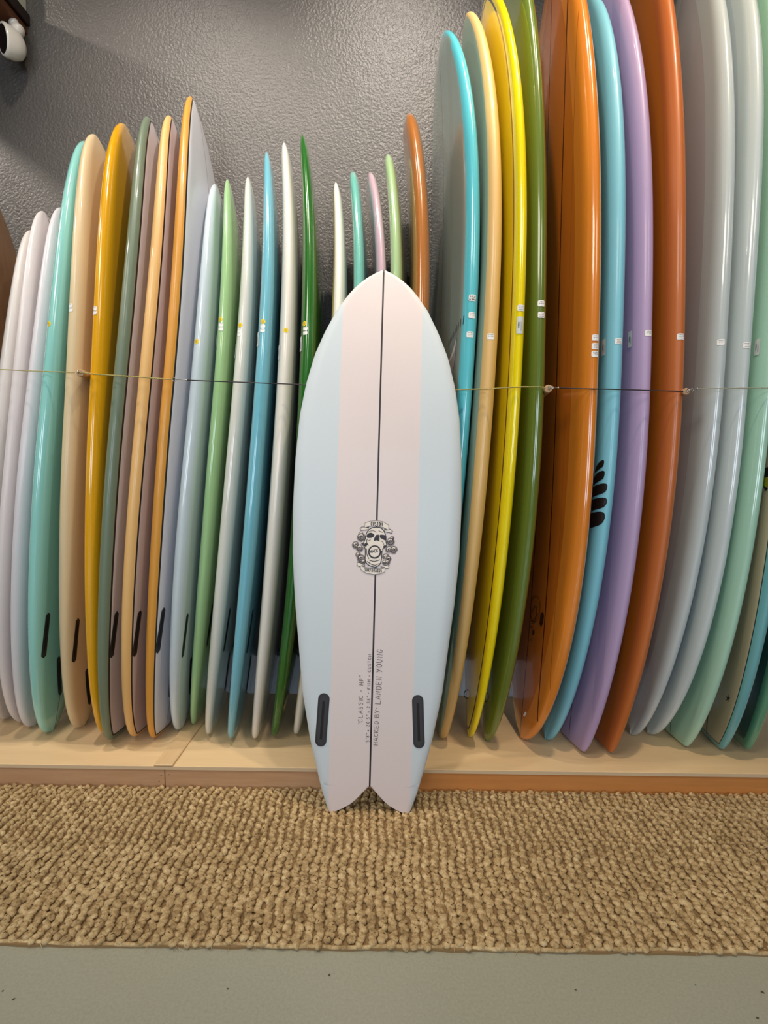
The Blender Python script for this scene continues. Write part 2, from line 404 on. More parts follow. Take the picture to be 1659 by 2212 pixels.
structure(boxobj('ceiling', (-5, -5, 3.7), (5, 2.4, 3.8), CEILM))
structure(boxobj('wall_back', (-5, 2.25, -.1), (5, 2.4, 3.7), WALLM))
structure(boxobj('wall_left', (-5.1, -5, -.1), (-5, 2.4, 3.8), SIDEM))
structure(boxobj('wall_right', (5, -5, -.1), (5.1, 2.4, 3.8), SIDEM))
fwall = MB(); 
for a, b in (((-5, -5.15, 0), (-3.2, -5, 3.7)), ((-1.6, -5.15, 0), (.4, -5, 3.7)), ((3.0, -5.15, 0), (5, -5, 3.7)),
             ((-3.2, -5.15, 0), (-1.6, -5, .8)), ((-3.2, -5.15, 2.6), (-1.6, -5, 3.7)), ((.4, -5.15, 0), (3.0, -5, .8)), ((.4, -5.15, 2.6), (3.0, -5, 3.7))):
    fwall.box(a, b)
structure(fwall.build('wall_front', SIDEM))
FRAMEM = plain('window_frame_paint', (225, 225, 220), .5)
for i, (x0, x1) in enumerate(((-3.2, -1.6), (.4, 3.0))):
    fr = MB(); t = .05
    fr.box((x0, -5.12, .8), (x0+t, -5.03, 2.6)).box((x1-t, -5.12, .8), (x1, -5.03, 2.6)).box((x0+t, -5.12, .8), (x1-t, -5.03, .85)).box((x0+t, -5.12, 2.55), (x1-t, -5.03, 2.6))
    fr.box(((x0+x1)/2-.02, -5.1, .85), ((x0+x1)/2+.02, -5.05, 2.55))
    structure(fr.build('window_%d' % (i+1), FRAMEM))
BASEM = plain('pale_blue_baseboard', (228, 240, 254), .5)
structure(boxobj('baseboard_back', (-2.4, 2.178, .08), (2.4, 2.2495, .245), BASEM, None, .004))
# colour specks on the concrete
sp_ = MB(); rs = random.Random(3)
for k in range(26):
    x, y, r = rs.uniform(-.9, .9), rs.uniform(.72, 1.03), rs.uniform(.0012, .0035)
    nn = 7; base = len(sp_.v)
    sp_.v += [(x+r*rs.uniform(.6, 1.2)*math.cos(2*math.pi*q/nn), y+r*rs.uniform(.5, 1.1)*math.sin(2*math.pi*q/nn), .0006) for q in range(nn)]
    sp_.f.append(tuple(base+q for q in range(nn))); sp_.m.append(0)
tag(sp_.build('debris', plain('dark_grit', (78, 78, 62), .9)), 'tiny dark specks of grit scattered on the grey-green floor', 'grit', kind='stuff')

# ------------------------------------------------------------------ display platform
def wood(name, c1, c2, c3, sc=(1, 14, 14), knots=True, rough=.5, scale=2.2):
    n = NT(name); g = n.noise(scale, 5, .6, sc=sc); h = n.noise(scale*4, 3, .6, sc=sc)
    c = n.mix(g, lin(c1), lin(c2)); c = n.mix(n.math('MULTIPLY', h, .35), c, lin(c3))
    if knots:
        v = n.node('ShaderNodeTexVoronoi'); v.inputs['Scale'].default_value = 1.9
        tc = n.node('ShaderNodeTexCoord'); mp = n.node('ShaderNodeMapping'); mp.inputs['Scale'].default_value = (1.6, 1, 3.4)
        mp.inputs['Location'].default_value = (.37, .2, .4)
        n.l.new(tc.outputs['Object'], mp.inputs[0]); n.l.new(mp.outputs[0], v.inputs['Vector'])
        k = n.ramp(v.outputs['Distance'], [(0, (1, 1, 1)), (.05, (.8, .8, .8)), (.13, (0, 0, 0))])
        c = n.mix(n.math('MULTIPLY', k, .75), c, lin((105, 48, 18)))
    n.col(c); n.rough(rough); n.bump(g, .15, .001); return n.mat
PLY = wood('pale_plywood', (240, 212, 166), (226, 194, 146), (206, 170, 122), sc=(1, 9, 9), knots=False)
PLYE = plain('plywood_edge', (206, 182, 146), .7)
PINE_L = wood('pink_pine', (214, 176, 132), (192, 146, 106), (156, 100, 64))
PINE_R = wood('orange_pine', (218, 150, 82), (200, 130, 64), (176, 106, 48))
plat = empty('display_platform', (0, 1.63, 0))
tag(plat, 'low wooden platform of pale plywood on pine boards carrying the row of surfboards', 'platform')
plat_off = Vector((0, 1.63, 0))
def pbox(name, a, b, mats, bev=.0015, label=None):
    m_ = MB().box(tuple(Vector(a)-plat_off), tuple(Vector(b)-plat_off), bev)
    o = m_.build(name, mats, plat)
    if label: o['label'] = label
    return o
pbox('plywood_sheet', (-2.6, 1.628, .068), (-.694, 2.2495, .0795), PLY)
pbox('plywood_sheet', (-.692, 1.628, .068), (2.6, 2.2495, .0795), PLY)
pbox('front_board', (-2.6, 1.634, 0), (-.6945, 1.672, .0675), PINE_L, .002, 'pinkish pine front board left of the joint')
pbox('front_board', (-.6915, 1.634, 0), (.029, 1.672, .0675), PINE_L, .002, 'pinkish pine front board running behind the fish surfboard')
pbox('front_board', (.031, 1.634, 0), (2.6, 1.672, .0675), PINE_R, .002, 'orange-brown pine front board')
pbox('plywood_edge', (-2.6, 1.6265, .0685), (2.6, 1.6283, .0790), PLYE, 0, 'pale raw edge of the plywood')
pbox('joint_batten', (-.725, 1.626, .0798), (-.664, 2.245, .086), wood('batten_pine', (232, 202, 156), (216, 182, 134), (192, 152, 106), sc=(9, 1, 9), knots=False))
for X in (-2.2, -1.2, -.2, .8, 1.9):
    pbox('joist', (X-.019, 1.673, 0), (X+.019, 2.2, .0675), PINE_L)
for x, z in ((-.705, .045), (-.712, .025), (-.68, .048)):
    MB().box((x-.0016, .0030, z-.0014), (x+.0016, .0042, z+.0014)).build('nail_head', plain('dull_nail', (120, 110, 100), .5, 0), plat)

# ------------------------------------------------------------------ jute rug
RUG_Y0, RUG_Y1 = 1.070, 1.622
n = NT('jute'); oi = n.node('ShaderNodeObjectInfo')
g = n.noise(45, 3, .7); h = n.noise(420, 2, .6, sc=(1, 1, 1))
big = n.noise(3.0, 3, .6)
geo = n.node('ShaderNodeNewGeometry')
for x_ in [q for q in n.n if q.type == 'TEX_NOISE']: n.l.new(geo.outputs['Position'], x_.inputs['Vector'])
c = n.ramp(g, [(.30, lin((140, 114, 74))), (.5, lin((196, 168, 120))), (.72, lin((234, 210, 162)))])
c = n.mix(n.math('MULTIPLY', big, .45), c, lin((128, 104, 70)))
c = n.mix(.5, c, h, 'SOFT_LIGHT')
n.col(c); n.rough(.9); n.bump(h, .6, .002); JUTE = n.mat
JUTE_D = plain('jute_backing', (140, 112, 74), .95)  # plain brown of the backing under the cords
rug = empty('jute_rug', (0, RUG_Y0, 0))
tag(rug, 'chunky braided jute runner rug with ridges running towards the platform', 'rug')
sl = MB(); nseg = 90
rw = random.Random(11)
wav = [rw.uniform(-.0022, .0022) for _ in range(nseg+1)]
for i in range(nseg+1):
    x = -1.40+2.8*i/nseg
    sl.v += [(x, -.004+wav[i], .0), (x, -.004+wav[i], .006), (x, RUG_Y1-RUG_Y0, .006)]
for i in range(nseg):
    sl.f += [(3*i, 3*i+3, 3*i+4, 3*i+1), (3*i+1, 3*i+4, 3*i+5, 3*i+2)]; sl.m += [0, 0]
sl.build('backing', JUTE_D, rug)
def wig(y): return .004*math.sin(y*21+1.0)+.003*math.sin(y*47+.4)
def cord_mesh(seed):
    r = random.Random(seed); m_ = MB(); y = -.004+r.uniform(0, .011); side = 1 if seed % 2 else -1; ph = r.uniform(0, 6.28)
    LEN = RUG_Y1-RUG_Y0
    while y < LEN-.004:
        st_ = r.uniform(.0080, .0135)*(1+.12*math.sin(y*40+ph)); yn = y+st_
        f = y/LEN
        ry = st_*r.uniform(.85, 1.15); rx = r.uniform(.0096, .0122)*(.92 if f > .5 else 1.15); rz = r.uniform(.0066, .0100)*(1.05 if f > .45 else .74)
        rot = Matrix.Rotation(side*r.uniform(.45, .95), 3, 'Z') @ Matrix.Rotation(r.uniform(-.3, .3), 3, 'X')
        n0 = len(m_.v)
        m_.ball((wig(y)+side*.0020+r.uniform(-.0018, .0018), y+st_/2, .0085+r.uniform(-.0014, .0020)), (rx*.82, ry, rz), 7, 5, 0, rot)
        for q in range(n0, len(m_.v)):
            v = m_.v[q]; m_.v[q] = (v[0]+r.uniform(-.0011, .0011), v[1]+r.uniform(-.0012, .0012), v[2]+r.uniform(-.0010, .0012))
        if r.random() < .85: side = -side
        y = yn
    me = bpy.data.meshes.new('cord'); me.from_pydata(m_.v, [], m_.f); me.materials.append(JUTE)
    me.polygons.foreach_set('use_smooth', [True]*len(me.polygons)); me.update(); return me
variants = [cord_mesh(100+i) for i in range(24)]
SPC = .0236
NC = int(2.8/SPC)
for i in range(NC):
    o = bpy.data.objects.new('cord', variants[(i*7+i//5) % 24]); C.objects.link(o); o.parent = rug
    o.location = (-1.40+SPC*(i+.5), random.uniform(-.0025, .0025), random.uniform(-.0008, .0008))
# folded edge along the front
ed = MB(); pts = []
for i in range(281):
    x = -1.4+i*.01; pts.append((x, .0008+.0022*math.sin(x*13)+.0012*math.sin(x*41+1), .0052+.0006*math.sin(x*90)))
ed.tube(pts, .0042, 8); ed.build('edge_binding', JUTE, rug, True)
fz = MB(); rf = random.Random(5)
for k in range(420):
    x = rf.uniform(-1.38, 1.38); end = rf.random() < .5
    y = (RUG_Y1-RUG_Y0-.003 if end else 0)+rf.uniform(-.004, .006); z = .010+rf.uniform(0, .008)
    if not end: z = rf.uniform(.003, .012)
    a = rf.uniform(0, 6.28); l = rf.uniform(.006, .016)
    dy = -abs(math.sin(a)) if end else math.sin(a)*.6-.3
    fz.tube([(x, y, z), (x+l*.5*math.cos(a), y+l*.5*dy, z+rf.uniform(0, .004)), (x+l*math.cos(a), y+l*dy, max(z+rf.uniform(-.006, .004), .002))], .0005, 3)
fz.build('loose_fibres', JUTE, rug)['kind'] = 'stuff'

# ------------------------------------------------------------------ the row of surfboards
SAND = dict(rough=.42, coat=.25)
GLOSS = dict(rough=.22, coat=1.0)
B = {}
def mk(key, mat, label, group=None): B[key] = Board(key, mat, label, group=group); return B[key]
# wood board at the far left
n = NT('wood_veneer'); lt = n.attr('lat'); g = n.noise(6, 5, .65, sc=(.6, 6, 6)); g2 = n.noise(11, 3, .6)
c = n.mix(g, lin((168, 126, 84)), lin((112, 74, 42))); c = n.mix(n.math('MULTIPLY', g2, .5), c, lin((92, 60, 36)))
f = n.math('LESS_THAN', n.math('ABSOLUTE', lt), .004); c = n.mix(f, c, lin((34, 24, 16)))
n.col(c); n.rough(.4, .4); 
mk('wood', n.mat, 'brown wood-grain surfboard with a dark centre line, cut off by the left edge')
WHITE = (226, 221, 222)
mk('w1', resin('white_resin_a', (228, 222, 216), stringer=(90, 80, 78), **SAND), 'white surfboard beside the wood-grain board, lowest of the white ones')
mk('w2', resin('white_resin_b', (226, 218, 216), stringer=(90, 80, 78), **SAND), 'white surfboard second from the wood-grain board, pointed nose in full view')
mk('w3', resin('white_resin_c', (222, 219, 222), stringer=(90, 80, 78), **SAND), 'white surfboard directly left of the mint board, nose partly hidden by it')
mk('mint', resin('mint_resin', (150, 218, 208), stringer=(28, 40, 44), **GLOSS), 'glossy mint surfboard with black fin boxes near the left end')
mk('cream', resin('cream_resin', (226, 202, 158), **SAND), 'cream surfboard with two black fin boxes, between mint and amber yellow boards')
mk('amber', resin('amber_resin', (236, 172, 8), **GLOSS), 'amber yellow surfboard right of the cream one')
mk('sage', resin('sage_resin', (112, 128, 106), bottom=(206, 196, 200), band=.020, line=(24, 22, 26), line_on=-1, line_w=.0032, stringer=(60, 50, 60), **SAND), 'grey-green railed surfboard with black pinline and white bottom')
mk('peach', resin('peach_resin', (234, 186, 116), bottom=(200, 186, 188), band=.016, line=(24, 20, 24), line_on=-1, line_w=.0028, stringer=(60, 50, 60), **SAND), 'pale orange railed surfboard with white bottom, between grey-green and deep orange ones')
mk('orange', resin('orange_rail_resin', (222, 156, 60), bottom=(222, 220, 226), band=.013, line=(26, 20, 24), line_on=-1, line_w=.0028, stringer=(150, 140, 145), **SAND), 'deep orange railed surfboard with a wide white bottom, tallest on the left side')
mk('ice', resin('ice_resin', (204, 220, 226), **GLOSS), 'ice white surfboard in front of the orange-railed one, single yellow dot')
mk('lightgreen', resin('light_green_resin', (158, 200, 140), **GLOSS), 'light green surfboard with yellow dot, between ice white and off-white boards')
mk('offwhite', resin('offwhite_resin', (214, 216, 206), **GLOSS), 'off-white surfboard between the light green and the blue board')
mk('blue', resin('blue_resin', (114, 186, 204), **GLOSS), 'sky blue narrow surfboard with yellow dot, between two white boards')
mk('ivory', resin('ivory_resin', (226, 222, 210), rough=.32, coat=.6), 'ivory surfboard between the sky blue and the dark green board')
mk('green', resin('green_resin', (34, 104, 30), **GLOSS), 'dark green surfboard left of the white fish surfboard')
mk('bone', resin('bone_resin', (226, 224, 212), deck=(190, 172, 110), band=.010, **SAND), 'bone white surfboard with a yellowish deck, its nose just left of the fish surfboard nose')
mk('teal', resin('teal_resin', (112, 188, 174), **GLOSS), 'short teal surfboard nose behind the fish surfboard')
mk('pink', resin('pink_resin', (198, 170, 182), **GLOSS), 'dusty pink surfboard directly behind the tip of the fish surfboard')
mk('palegreen', resin('pale_green_resin', (166, 198, 146), **GLOSS), 'pale green surfboard behind the fish, between pink and brown boards')
mk('brown', resin('brown_resin', (170, 106, 46), **GLOSS), 'caramel brown surfboard standing just left of the turquoise one')
mk('turq', resin('turquoise_resin', (92, 196, 208), deck=(140, 164, 158), band=.026, stringer=(20, 26, 32), lats=((-.10, .020, (138, 158, 148)),), **GLOSS), 'turquoise railed longboard with grey deck and a winged emblem')
mk('tan', resin('tan_resin', (224, 184, 116), deck=(148, 164, 144), band=.020, **SAND), 'tan railed longboard with grey-green deck beside the yellow one')
mk('yellow', resin('yellow_resin', (250, 226, 0), band=.034, line=(30, 24, 20), line_on=1, line_w=.0045, **GLOSS), 'bright yellow longboard with a black pinline')
mk('olive', resin('olive_resin', (98, 118, 44), **GLOSS), 'olive green longboard between the yellow and orange ones')
mk('amberclear', resin('orange_resin', (222, 132, 42), lats=((0, .0028, (88, 30, 10)), (-.115, .0034, (96, 32, 10)), (-.180, .0014, (176, 90, 30)), (.115, .0034, (96, 32, 10))), deck=(196, 106, 30), band=.085, **GLOSS), 'glossy orange longboard with dark stringer lines and scribbled emblem on its deck')
mk('sky', resin('sky_resin', (128, 200, 218), **SAND), 'light blue longboard with black wing-shaped stripes near its tail')
mk('lilac', resin('lilac_resin', (182, 158, 196), stringer=(60, 48, 66), lats=((-.15, .022, (168, 146, 186)),), **SAND), 'lilac longboard between the light blue and the burnt orange one')
mk('rust', resin('rust_resin', (192, 106, 48), deck=(196, 112, 28), band=.055, **SAND), 'burnt orange longboard with square tail, right of the lilac one')
mk('greyblue', resin('grey_blue_resin', (196, 206, 206), deck=(184, 184, 186), band=.09, **GLOSS), 'pale grey longboard with a wide view of its deck, right of the burnt orange one')
mk('paleblue', resin('pale_blue_resin', (202, 214, 214), deck=(184, 198, 206), band=.07, **GLOSS), 'pale bluish grey longboard between the grey and seafoam ones')
mk('seafoam', resin('seafoam_resin', (170, 214, 190), stringer=(40, 60, 52), **GLOSS), 'seafoam green longboard with a barcode label, near the right edge')
mk('beige', resin('beige_resin', (108, 178, 184), deck=(196, 186, 156), band=.018, line=(30, 50, 54), line_on=1, line_w=.0016, lats=((0, .0045, (70, 34, 24)),), **GLOSS), 'beige decked longboard with teal rail and a small dark star mark')
mk('darkteal', resin('dark_teal_resin', (96, 156, 124), deck=(52, 96, 84), band=.03, **GLOSS), 'dark teal longboard in the lower right corner')

# fin boxes on the bottoms that show (arc is negative towards the bottom side)
def boxes(key, near=(.39, -.10), centre=(.165, -.235), w=.026, h=.155, slant=-.16):
    if near: fin_box(B[key], near[0], near[1], w, h, slant)
    if centre: fin_box(B[key], centre[0], centre[1], w, h)
for k in ('w1', 'w2', 'w3'): boxes(k, (.315, -.092), None)
boxes('mint', (.378, -.052), (.206, -.130)); boxes('cream', (.356, -.047), (.155, -.108), w=.022)
boxes('amber', (.33, -.10), None)
boxes('sage', (.385, -.050), None); boxes('peach', (.39, -.048), (.175, -.150)); boxes('orange', (.395, -.043), (.20, -.135))
boxes('ice', (.375, -.058), (.20, -.13), w=.020); boxes('lightgreen', (.385, -.085), None, w=.022); boxes('blue', (.385, -.085), (.20, -.17), w=.022)
boxes('offwhite', (.385, -.085), (.20, -.17), w=.022); boxes('green', (.385, -.085), None)
# stickers
for i, (k, x, a) in enumerate((('turq', 1.431, 0), ('turq', 1.372, .003), ('tan', 1.345, .002), ('yellow', 1.421, 0), ('olive', 1.437, 0), ('olive', 1.403, -.001),
        ('amberclear', 1.338, 0), ('amberclear', 1.313, 0), ('amberclear', 1.290, 0), ('sky', 1.330, 0), ('lilac', 1.350, 0), ('rust', 1.335, 0),
        ('greyblue', 1.340, .006), ('paleblue', 1.332, .002))):
    sticker(B[k], x, a, .022, .018, 3 if i % 2 else 2, i)
s_ = sticker(B['turq'], 1.484, .001, .024, .020, 0, 1)
for i, (k, x, a) in enumerate((('cream', 1.4455, .010), ('cream', 1.432, .008), ('amber', 1.430, .009), ('amber', 1.416, .009), ('lightgreen', 1.418, .004),
        ('lightgreen', 1.404, .004), ('offwhite', 1.389, .008), ('offwhite', 1.376, .010), ('blue', 1.3935, .004), ('blue', 1.379, .004), ('green', 1.388, .008), ('green', 1.3735, .008))):
    sticker(B[k], x, a, .0165, .0125, 1, 50+i)
for k, x, a in (('mint', 1.3845, .010), ('ice', 1.346, .006), ('lightgreen', 1.437, .008), ('offwhite', 1.407, .008), ('blue', 1.409, .004), ('ivory', 1.379, 0), ('green', 1.405, .012)):
    dot(B[k], x, a)
for k, x, a in (('yellow', 1.3705, .001), ('sky', 1.322, .052), ('lilac', 1.346, .064), ('seafoam', 1.330, .048), ('lightgreen', 1.362, .030), ('offwhite', 1.322, .032), ('blue', 1.352, .027), ('ivory', 1.308, .030), ('green', 1.340, .032)):
    barcode(B[k], x, a)

# ------------------------------------------------------------------ flat print (2D shapes laid on a surface)
def ribbon(pts, w, closed=False):
    V = []; F = []; n = len(pts)
    for i, p in enumerate(pts):
        a = pts[(i-1) % n] if closed or i > 0 else p; b = pts[(i+1) % n] if closed or i < n-1 else p
        dx, dy = b[0]-a[0], b[1]-a[1]; l = math.hypot(dx, dy) or 1; nx, ny = -dy/l, dx/l
        ww = w[i] if isinstance(w, (list, tuple)) else w
        V += [(p[0]+nx*ww/2, p[1]+ny*ww/2), (p[0]-nx*ww/2, p[1]-ny*ww/2)]
    for i in range(n if closed else n-1):
        j = (i+1) % n; F.append((2*i, 2*i+1, 2*j+1, 2*j))
    return V, F
def smooth2(pts, k=4, closed=False):
    out = []; n = len(pts)
    for i in range(n if closed else n-1):
        p0 = pts[(i-1) % n] if closed or i > 0 else pts[i]; p1 = pts[i]; p2 = pts[(i+1) % n]; p3 = pts[(i+2) % n] if closed or i < n-2 else p2
        for q in range(k):
            t = q/k; out.append(tuple(.5*((2*p1[d])+(-p0[d]+p2[d])*t+(2*p0[d]-5*p1[d]+4*p2[d]-p3[d])*t*t+(-p0[d]+3*p1[d]-3*p2[d]+p3[d])*t**3) for d in (0, 1)))
    if not closed: out.append(pts[-1])
    return out
def ell(cx, cy, rx, ry, rot=0, n=20, a0=0, a1=2*math.pi):
    c_, s2 = math.cos(rot), math.sin(rot)
    full = abs(a1-a0-2*math.pi) < 1e-6
    return [(cx+rx*math.cos(a0+(a1-a0)*i/(n if full else n-1))*c_-ry*math.sin(a0+(a1-a0)*i/(n if full else n-1))*s2,
             cy+rx*math.cos(a0+(a1-a0)*i/(n if full else n-1))*s2+ry*math.sin(a0+(a1-a0)*i/(n if full else n-1))*c_) for i in range(n)]
class Print:
    def __init__(s, fn): s.fn = fn; s.v = []; s.f = []; s.m = []
    def add(s, V, F, mi, lf=0):
        n = len(s.v); s.v += [s.fn(x, y, lf) for x, y in V]; s.f += [tuple(n+i for i in f) for f in F]; s.m += [mi]*len(F)
    def fill(s, poly, mi, lf=0, rings=4):
        cx = sum(p[0] for p in poly)/len(poly); cy = sum(p[1] for p in poly)/len(poly)
        size = max(max(abs(p[0]-cx), abs(p[1]-cy)) for p in poly); rings = 1 if size < .004 else 3 if size < .012 else 7
        n = len(poly); V = [(cx, cy)]; F = []
        for k in range(1, rings+1): V += [(cx+(p[0]-cx)*k/rings, cy+(p[1]-cy)*k/rings) for p in poly]
        for i in range(n): F.append((0, i+1, (i+1) % n+1))
        for k in range(rings-1):
            for i in range(n): F.append((1+k*n+i, 1+(k+1)*n+i, 1+(k+1)*n+(i+1) % n, 1+k*n+(i+1) % n))
        s.add(V, F, mi, lf)
    def stroke(s, pts, w, mi, lf=0, closed=False): V, F = ribbon(pts, w, closed); s.add(V, F, mi, lf)
    def build(s, name, mats, parent): return mesh(name, s.v, s.f, mats, parent, False, s.m)
G = {  # simple single-stroke capitals in a 1 x 1 box
 'A': [[(0,0),(.45,1),(.85,0)],[(.18,.38),(.68,.38)]], 'B': [[(0,0),(.05,1),(.55,.9),(.6,.65),(.08,.52),(.65,.4),(.65,.1),(0,0)]],
 'C': [[(.75,.85),(.45,1),(.1,.75),(.05,.3),(.35,0),(.75,.12)]], 'D': [[(.05,0),(.1,1),(.6,.85),(.75,.45),(.5,.08),(.05,0)]],
 'E': [[(.7,1),(.1,.97),(.05,0),(.7,.03)],[(.08,.5),(.55,.52)]], 'H': [[(.05,0),(.1,1)],[(.7,0),(.72,1)],[(.07,.5),(.7,.52)]],
 'I': [[(.2,0),(.2,1)]], 'K': [[(.05,0),(.1,1)],[(.7,1),(.1,.45),(.75,0)]], 'L': [[(.1,1),(.05,0),(.7,.02)]], 'N': [[(.05,0),(.1,1),(.65,0),(.72,1)]],
 'O': [[(.4,1),(.08,.7),(.1,.25),(.4,0),(.7,.3),(.68,.75),(.4,1)]], 'P': [[(.05,0),(.1,1),(.6,.9),(.62,.6),(.1,.48)]], 'S': [[(.65,.88),(.35,1),(.1,.75),(.6,.35),(.45,.03),(.05,.1)]],
 'U': [[(.05,1),(.1,.2),(.4,0),(.65,.25),(.7,1)]], 'Y': [[(.05,1),(.4,.5)],[(.75,1),(.2,-.1)]], 'G': [[(.75,.85),(.4,1),(.08,.6),(.15,.1),(.55,.02),(.72,.4),(.42,.42)]],
 'M': [[(0,0),(.1,1),(.42,.3),(.75,1),(.85,0)]], 'R': [[(.05,0),(.1,1),(.6,.88),(.6,.6),(.1,.48),(.72,0)]], 'F': [[(.7,1),(.1,.97),(.05,0)],[(.08,.5),(.55,.52)]], 'T': [[(0,1),(.75,1)],[(.4,1),(.36,0)]],
 '"': [[(.1,1),(.1,.75)],[(.35,1),(.35,.75)]], '-': [[(.1,.45),(.55,.48)]], ':': [[(.15,.7),(.17,.6)],[(.15,.2),(.17,.1)]], '.': [[(.15,.06),(.22,.0)]], "'": [[(.15,1),(.12,.75)]], 'x': [[(.1,.1),(.5,.55)],[(.1,.55),(.5,.1)]],
 '5': [[(.65,1),(.15,1),(.12,.55),(.5,.55),(.6,.25),(.35,0),(.08,.1)]], '8': [[(.4,.5),(.12,.75),(.38,1),(.6,.76),(.4,.5),(.1,.22),(.38,0),(.66,.24),(.4,.5)]], '2': [[(.08,.8),(.35,1),(.6,.75),(.08,0),(.65,.02)]],
 '0': [[(.38,1),(.1,.6),(.12,.2),(.38,0),(.62,.3),(.6,.75),(.38,1)]], '3': [[(.1,.9),(.4,1),(.58,.75),(.25,.52),(.62,.3),(.4,0),(.05,.1)]], '7': [[(.05,1),(.65,1),(.25,0)]]}
def write(pr, text, x0, y0, h, adv, wd, mi=0, lf=0, ang=math.pi/2, slope=0, jit=.0, seed=1):
    """letters along direction ang (2D), starting at (x0,y0)"""
    r = random.Random(seed); ca, sa = math.cos(ang+slope), math.sin(ang+slope); cx = 0
    for ch in text:
        if ch == ' ': cx += adv*.6; continue
        for st_ in G.get(ch, []):
            pts = []
            for (a, b) in st_:
                lx = cx+a*adv*.95; ly = b*h+r.uniform(-jit, jit)*h
                pts.append((x0+lx*ca-ly*sa, y0+lx*sa+ly*ca))
            pr.stroke(pts, wd, mi, lf)
        cx += adv*(.5 if ch in '":.\'I' else 1.05)
    return cx

# emblem and marks on boards that show their deck
def on_board(b, x0, a0, lift=.0012):
    return lambda x, y, lf: b.surf(x0+y, a0-x, lift+lf)      # x to the right = towards the near rail
# winged emblem of the turquoise board
pr = Print(on_board(B['turq'], 1.325, .108)); 
pr.fill(smooth2([(.035, .055), (.020, .035), (-.02, .0), (-.055, -.022), (-.05, -.05), (-.02, -.075), (.01, -.06), (.028, -.02)], 3, True), 0)
pr.fill(smooth2([(.036, .052), (.028, .02), (0, -.005), (-.052, -.022), (-.04, -.018), (.0, .012), (.025, .035)], 3, True), 1, .0003)
pr.stroke(smooth2([(-.04, -.045), (-.015, -.03), (.0, -.045), (-.01, -.068)], 4), .003, 1, .0003)
pr.fill(smooth2([(.012, -.062), (.022, -.05), (.024, -.07), (.008, -.095), (.0, -.085)], 3, True), 0)
for k in range(9):
    x = -.05+k*.016; y = .045+.0045*k
    pr.stroke([(x, y), (x+.002, y+.018+.001*k)], .0035, 2, .0003)
pr.build('winged_emblem', [plain('emblem_grey', (150, 148, 148), .5), plain('emblem_light', (205, 203, 200), .5), plain('emblem_dark', (52, 74, 80), .5)], B['turq'].root)
# black wing stripes of the light blue board
pr = Print(on_board(B['sky'], .835, .084))
def stripe(cx, cy, w, h):
    return smooth2([(cx+w*.5, cy+h*.5), (cx+w*.1, cy+h*.42), (cx-w*.35, cy+h*.02), (cx-w*.55, cy-h*.5), (cx+w*.1, cy-h*.22), (cx+w*.48, cy+h*.02)], 4, True)
for (cx, cy, w_, h_) in ((.040, .122, .036, .036), (.034, .084, .056, .046), (.022, .042, .100, .052), (.014, -.003, .120, .056), (.004, -.056, .136, .074)):
    pr.fill(stripe(cx, cy, w_, h_), 0)
pr.build('wing_stripes', [plain('stripe_black', (24, 20, 20), .4)], B['sky'].root)
# scribbled emblem of the orange board
pr = Print(on_board(B['amberclear'], .455, .225))
SC = [plain('scribble_ink', (58, 24, 14), .5)]
pr.stroke(ell(0, .02, .038, .046, .2, 26), .0022, 0, 0, True); pr.stroke(ell(-.004, .0, .022, .030, -.5, 22), .0018, 0, 0, True)
pr.stroke(smooth2([(-.03, -.03), (.0, .03), (.02, -.02), (-.01, -.035), (.03, .01)], 4), .0022, 0)
pr.stroke(smooth2([(-.02, -.055), (.0, -.045), (.015, -.065), (.02, -.05)], 4), .002, 0)
pr.fill([(.046, .012), (.060, .024), (.072, .012), (.074, -.014), (.066, -.030), (.050, -.022)], 0)
pr.fill([(.010, -.06), (.022, -.052), (.028, -.066), (.016, -.074)], 0)
write(pr, 'SM', .0, -.098, .010, .012, .0012, ang=0)
pr.build('scribbled_emblem', SC, B['amberclear'].root)
# white chip in the orange board near the tail
# star mark of the beige board
pr = Print(on_board(B['beige'], .192, .069))
star = []
for k in range(10):
    a = math.pi/2+.15+k*math.pi/5; r = .013 if k % 2 == 0 else .0042; star.append((r*math.cos(a), r*math.sin(a)*1.15))
pr.fill(star, 0); pr.build('star_mark', [BLACK], B['beige'].root)
pr = Print(on_board(B['beige'], .925, .070))
pr.fill(smooth2([(-.020, .030), (.012, .036), (.018, .010), (-.016, .004)], 3, True), 0); pr.fill(smooth2([(-.018, .002), (.018, .006), (.012, -.026), (-.014, -.022)], 3, True), 1)
pr.fill([(-.010, -.020), (.016, -.030), (.004, -.038)], 0, .0002)
pr.build('leaf_emblem', [BLACK, plain('emblem_lime', (160, 165, 40), .5)], B['beige'].root)
pr = Print(on_board(B['amberclear'], .100, .100)); pr.fill([(-.006, -.010), (.006, -.010), (.006, .010), (-.006, .010)], 0)
pr.build('white_tab', [PAPER], B['amberclear'].root)
# leash plugs: small black loops that stick out of the deck
def plug(key, x, a):
    b = B[key]; p = b.surf(x, a, 0); n_ = b.surf(x, a, .01)-p; n_ = Vector(n_).normalized()
    m_ = MB(); c = Vector(p)
    pts = []
    for k in range(11):
        t = math.pi*k/10; pts.append(c+Vector((math.cos(t)*.016, 0, 0))+n_*(math.sin(t)*.012))
    m_.tube(pts, .0016, 6); return m_.build('leash_loop', BLACK, b.root, True)
plug('yellow', .140, .155); plug('olive', .150, .13)
pr = Print(on_board(B['turq'], 1.484, .001, .0016))
write(pr, 'SOLD', -.009, .001, .0060, .0045, .0011, ang=0); write(pr, 'ON OPEN', -.010, -.0075, .0045, .0032, .0010, ang=0)
o = pr.build('handwriting', [BLACK], s_); 

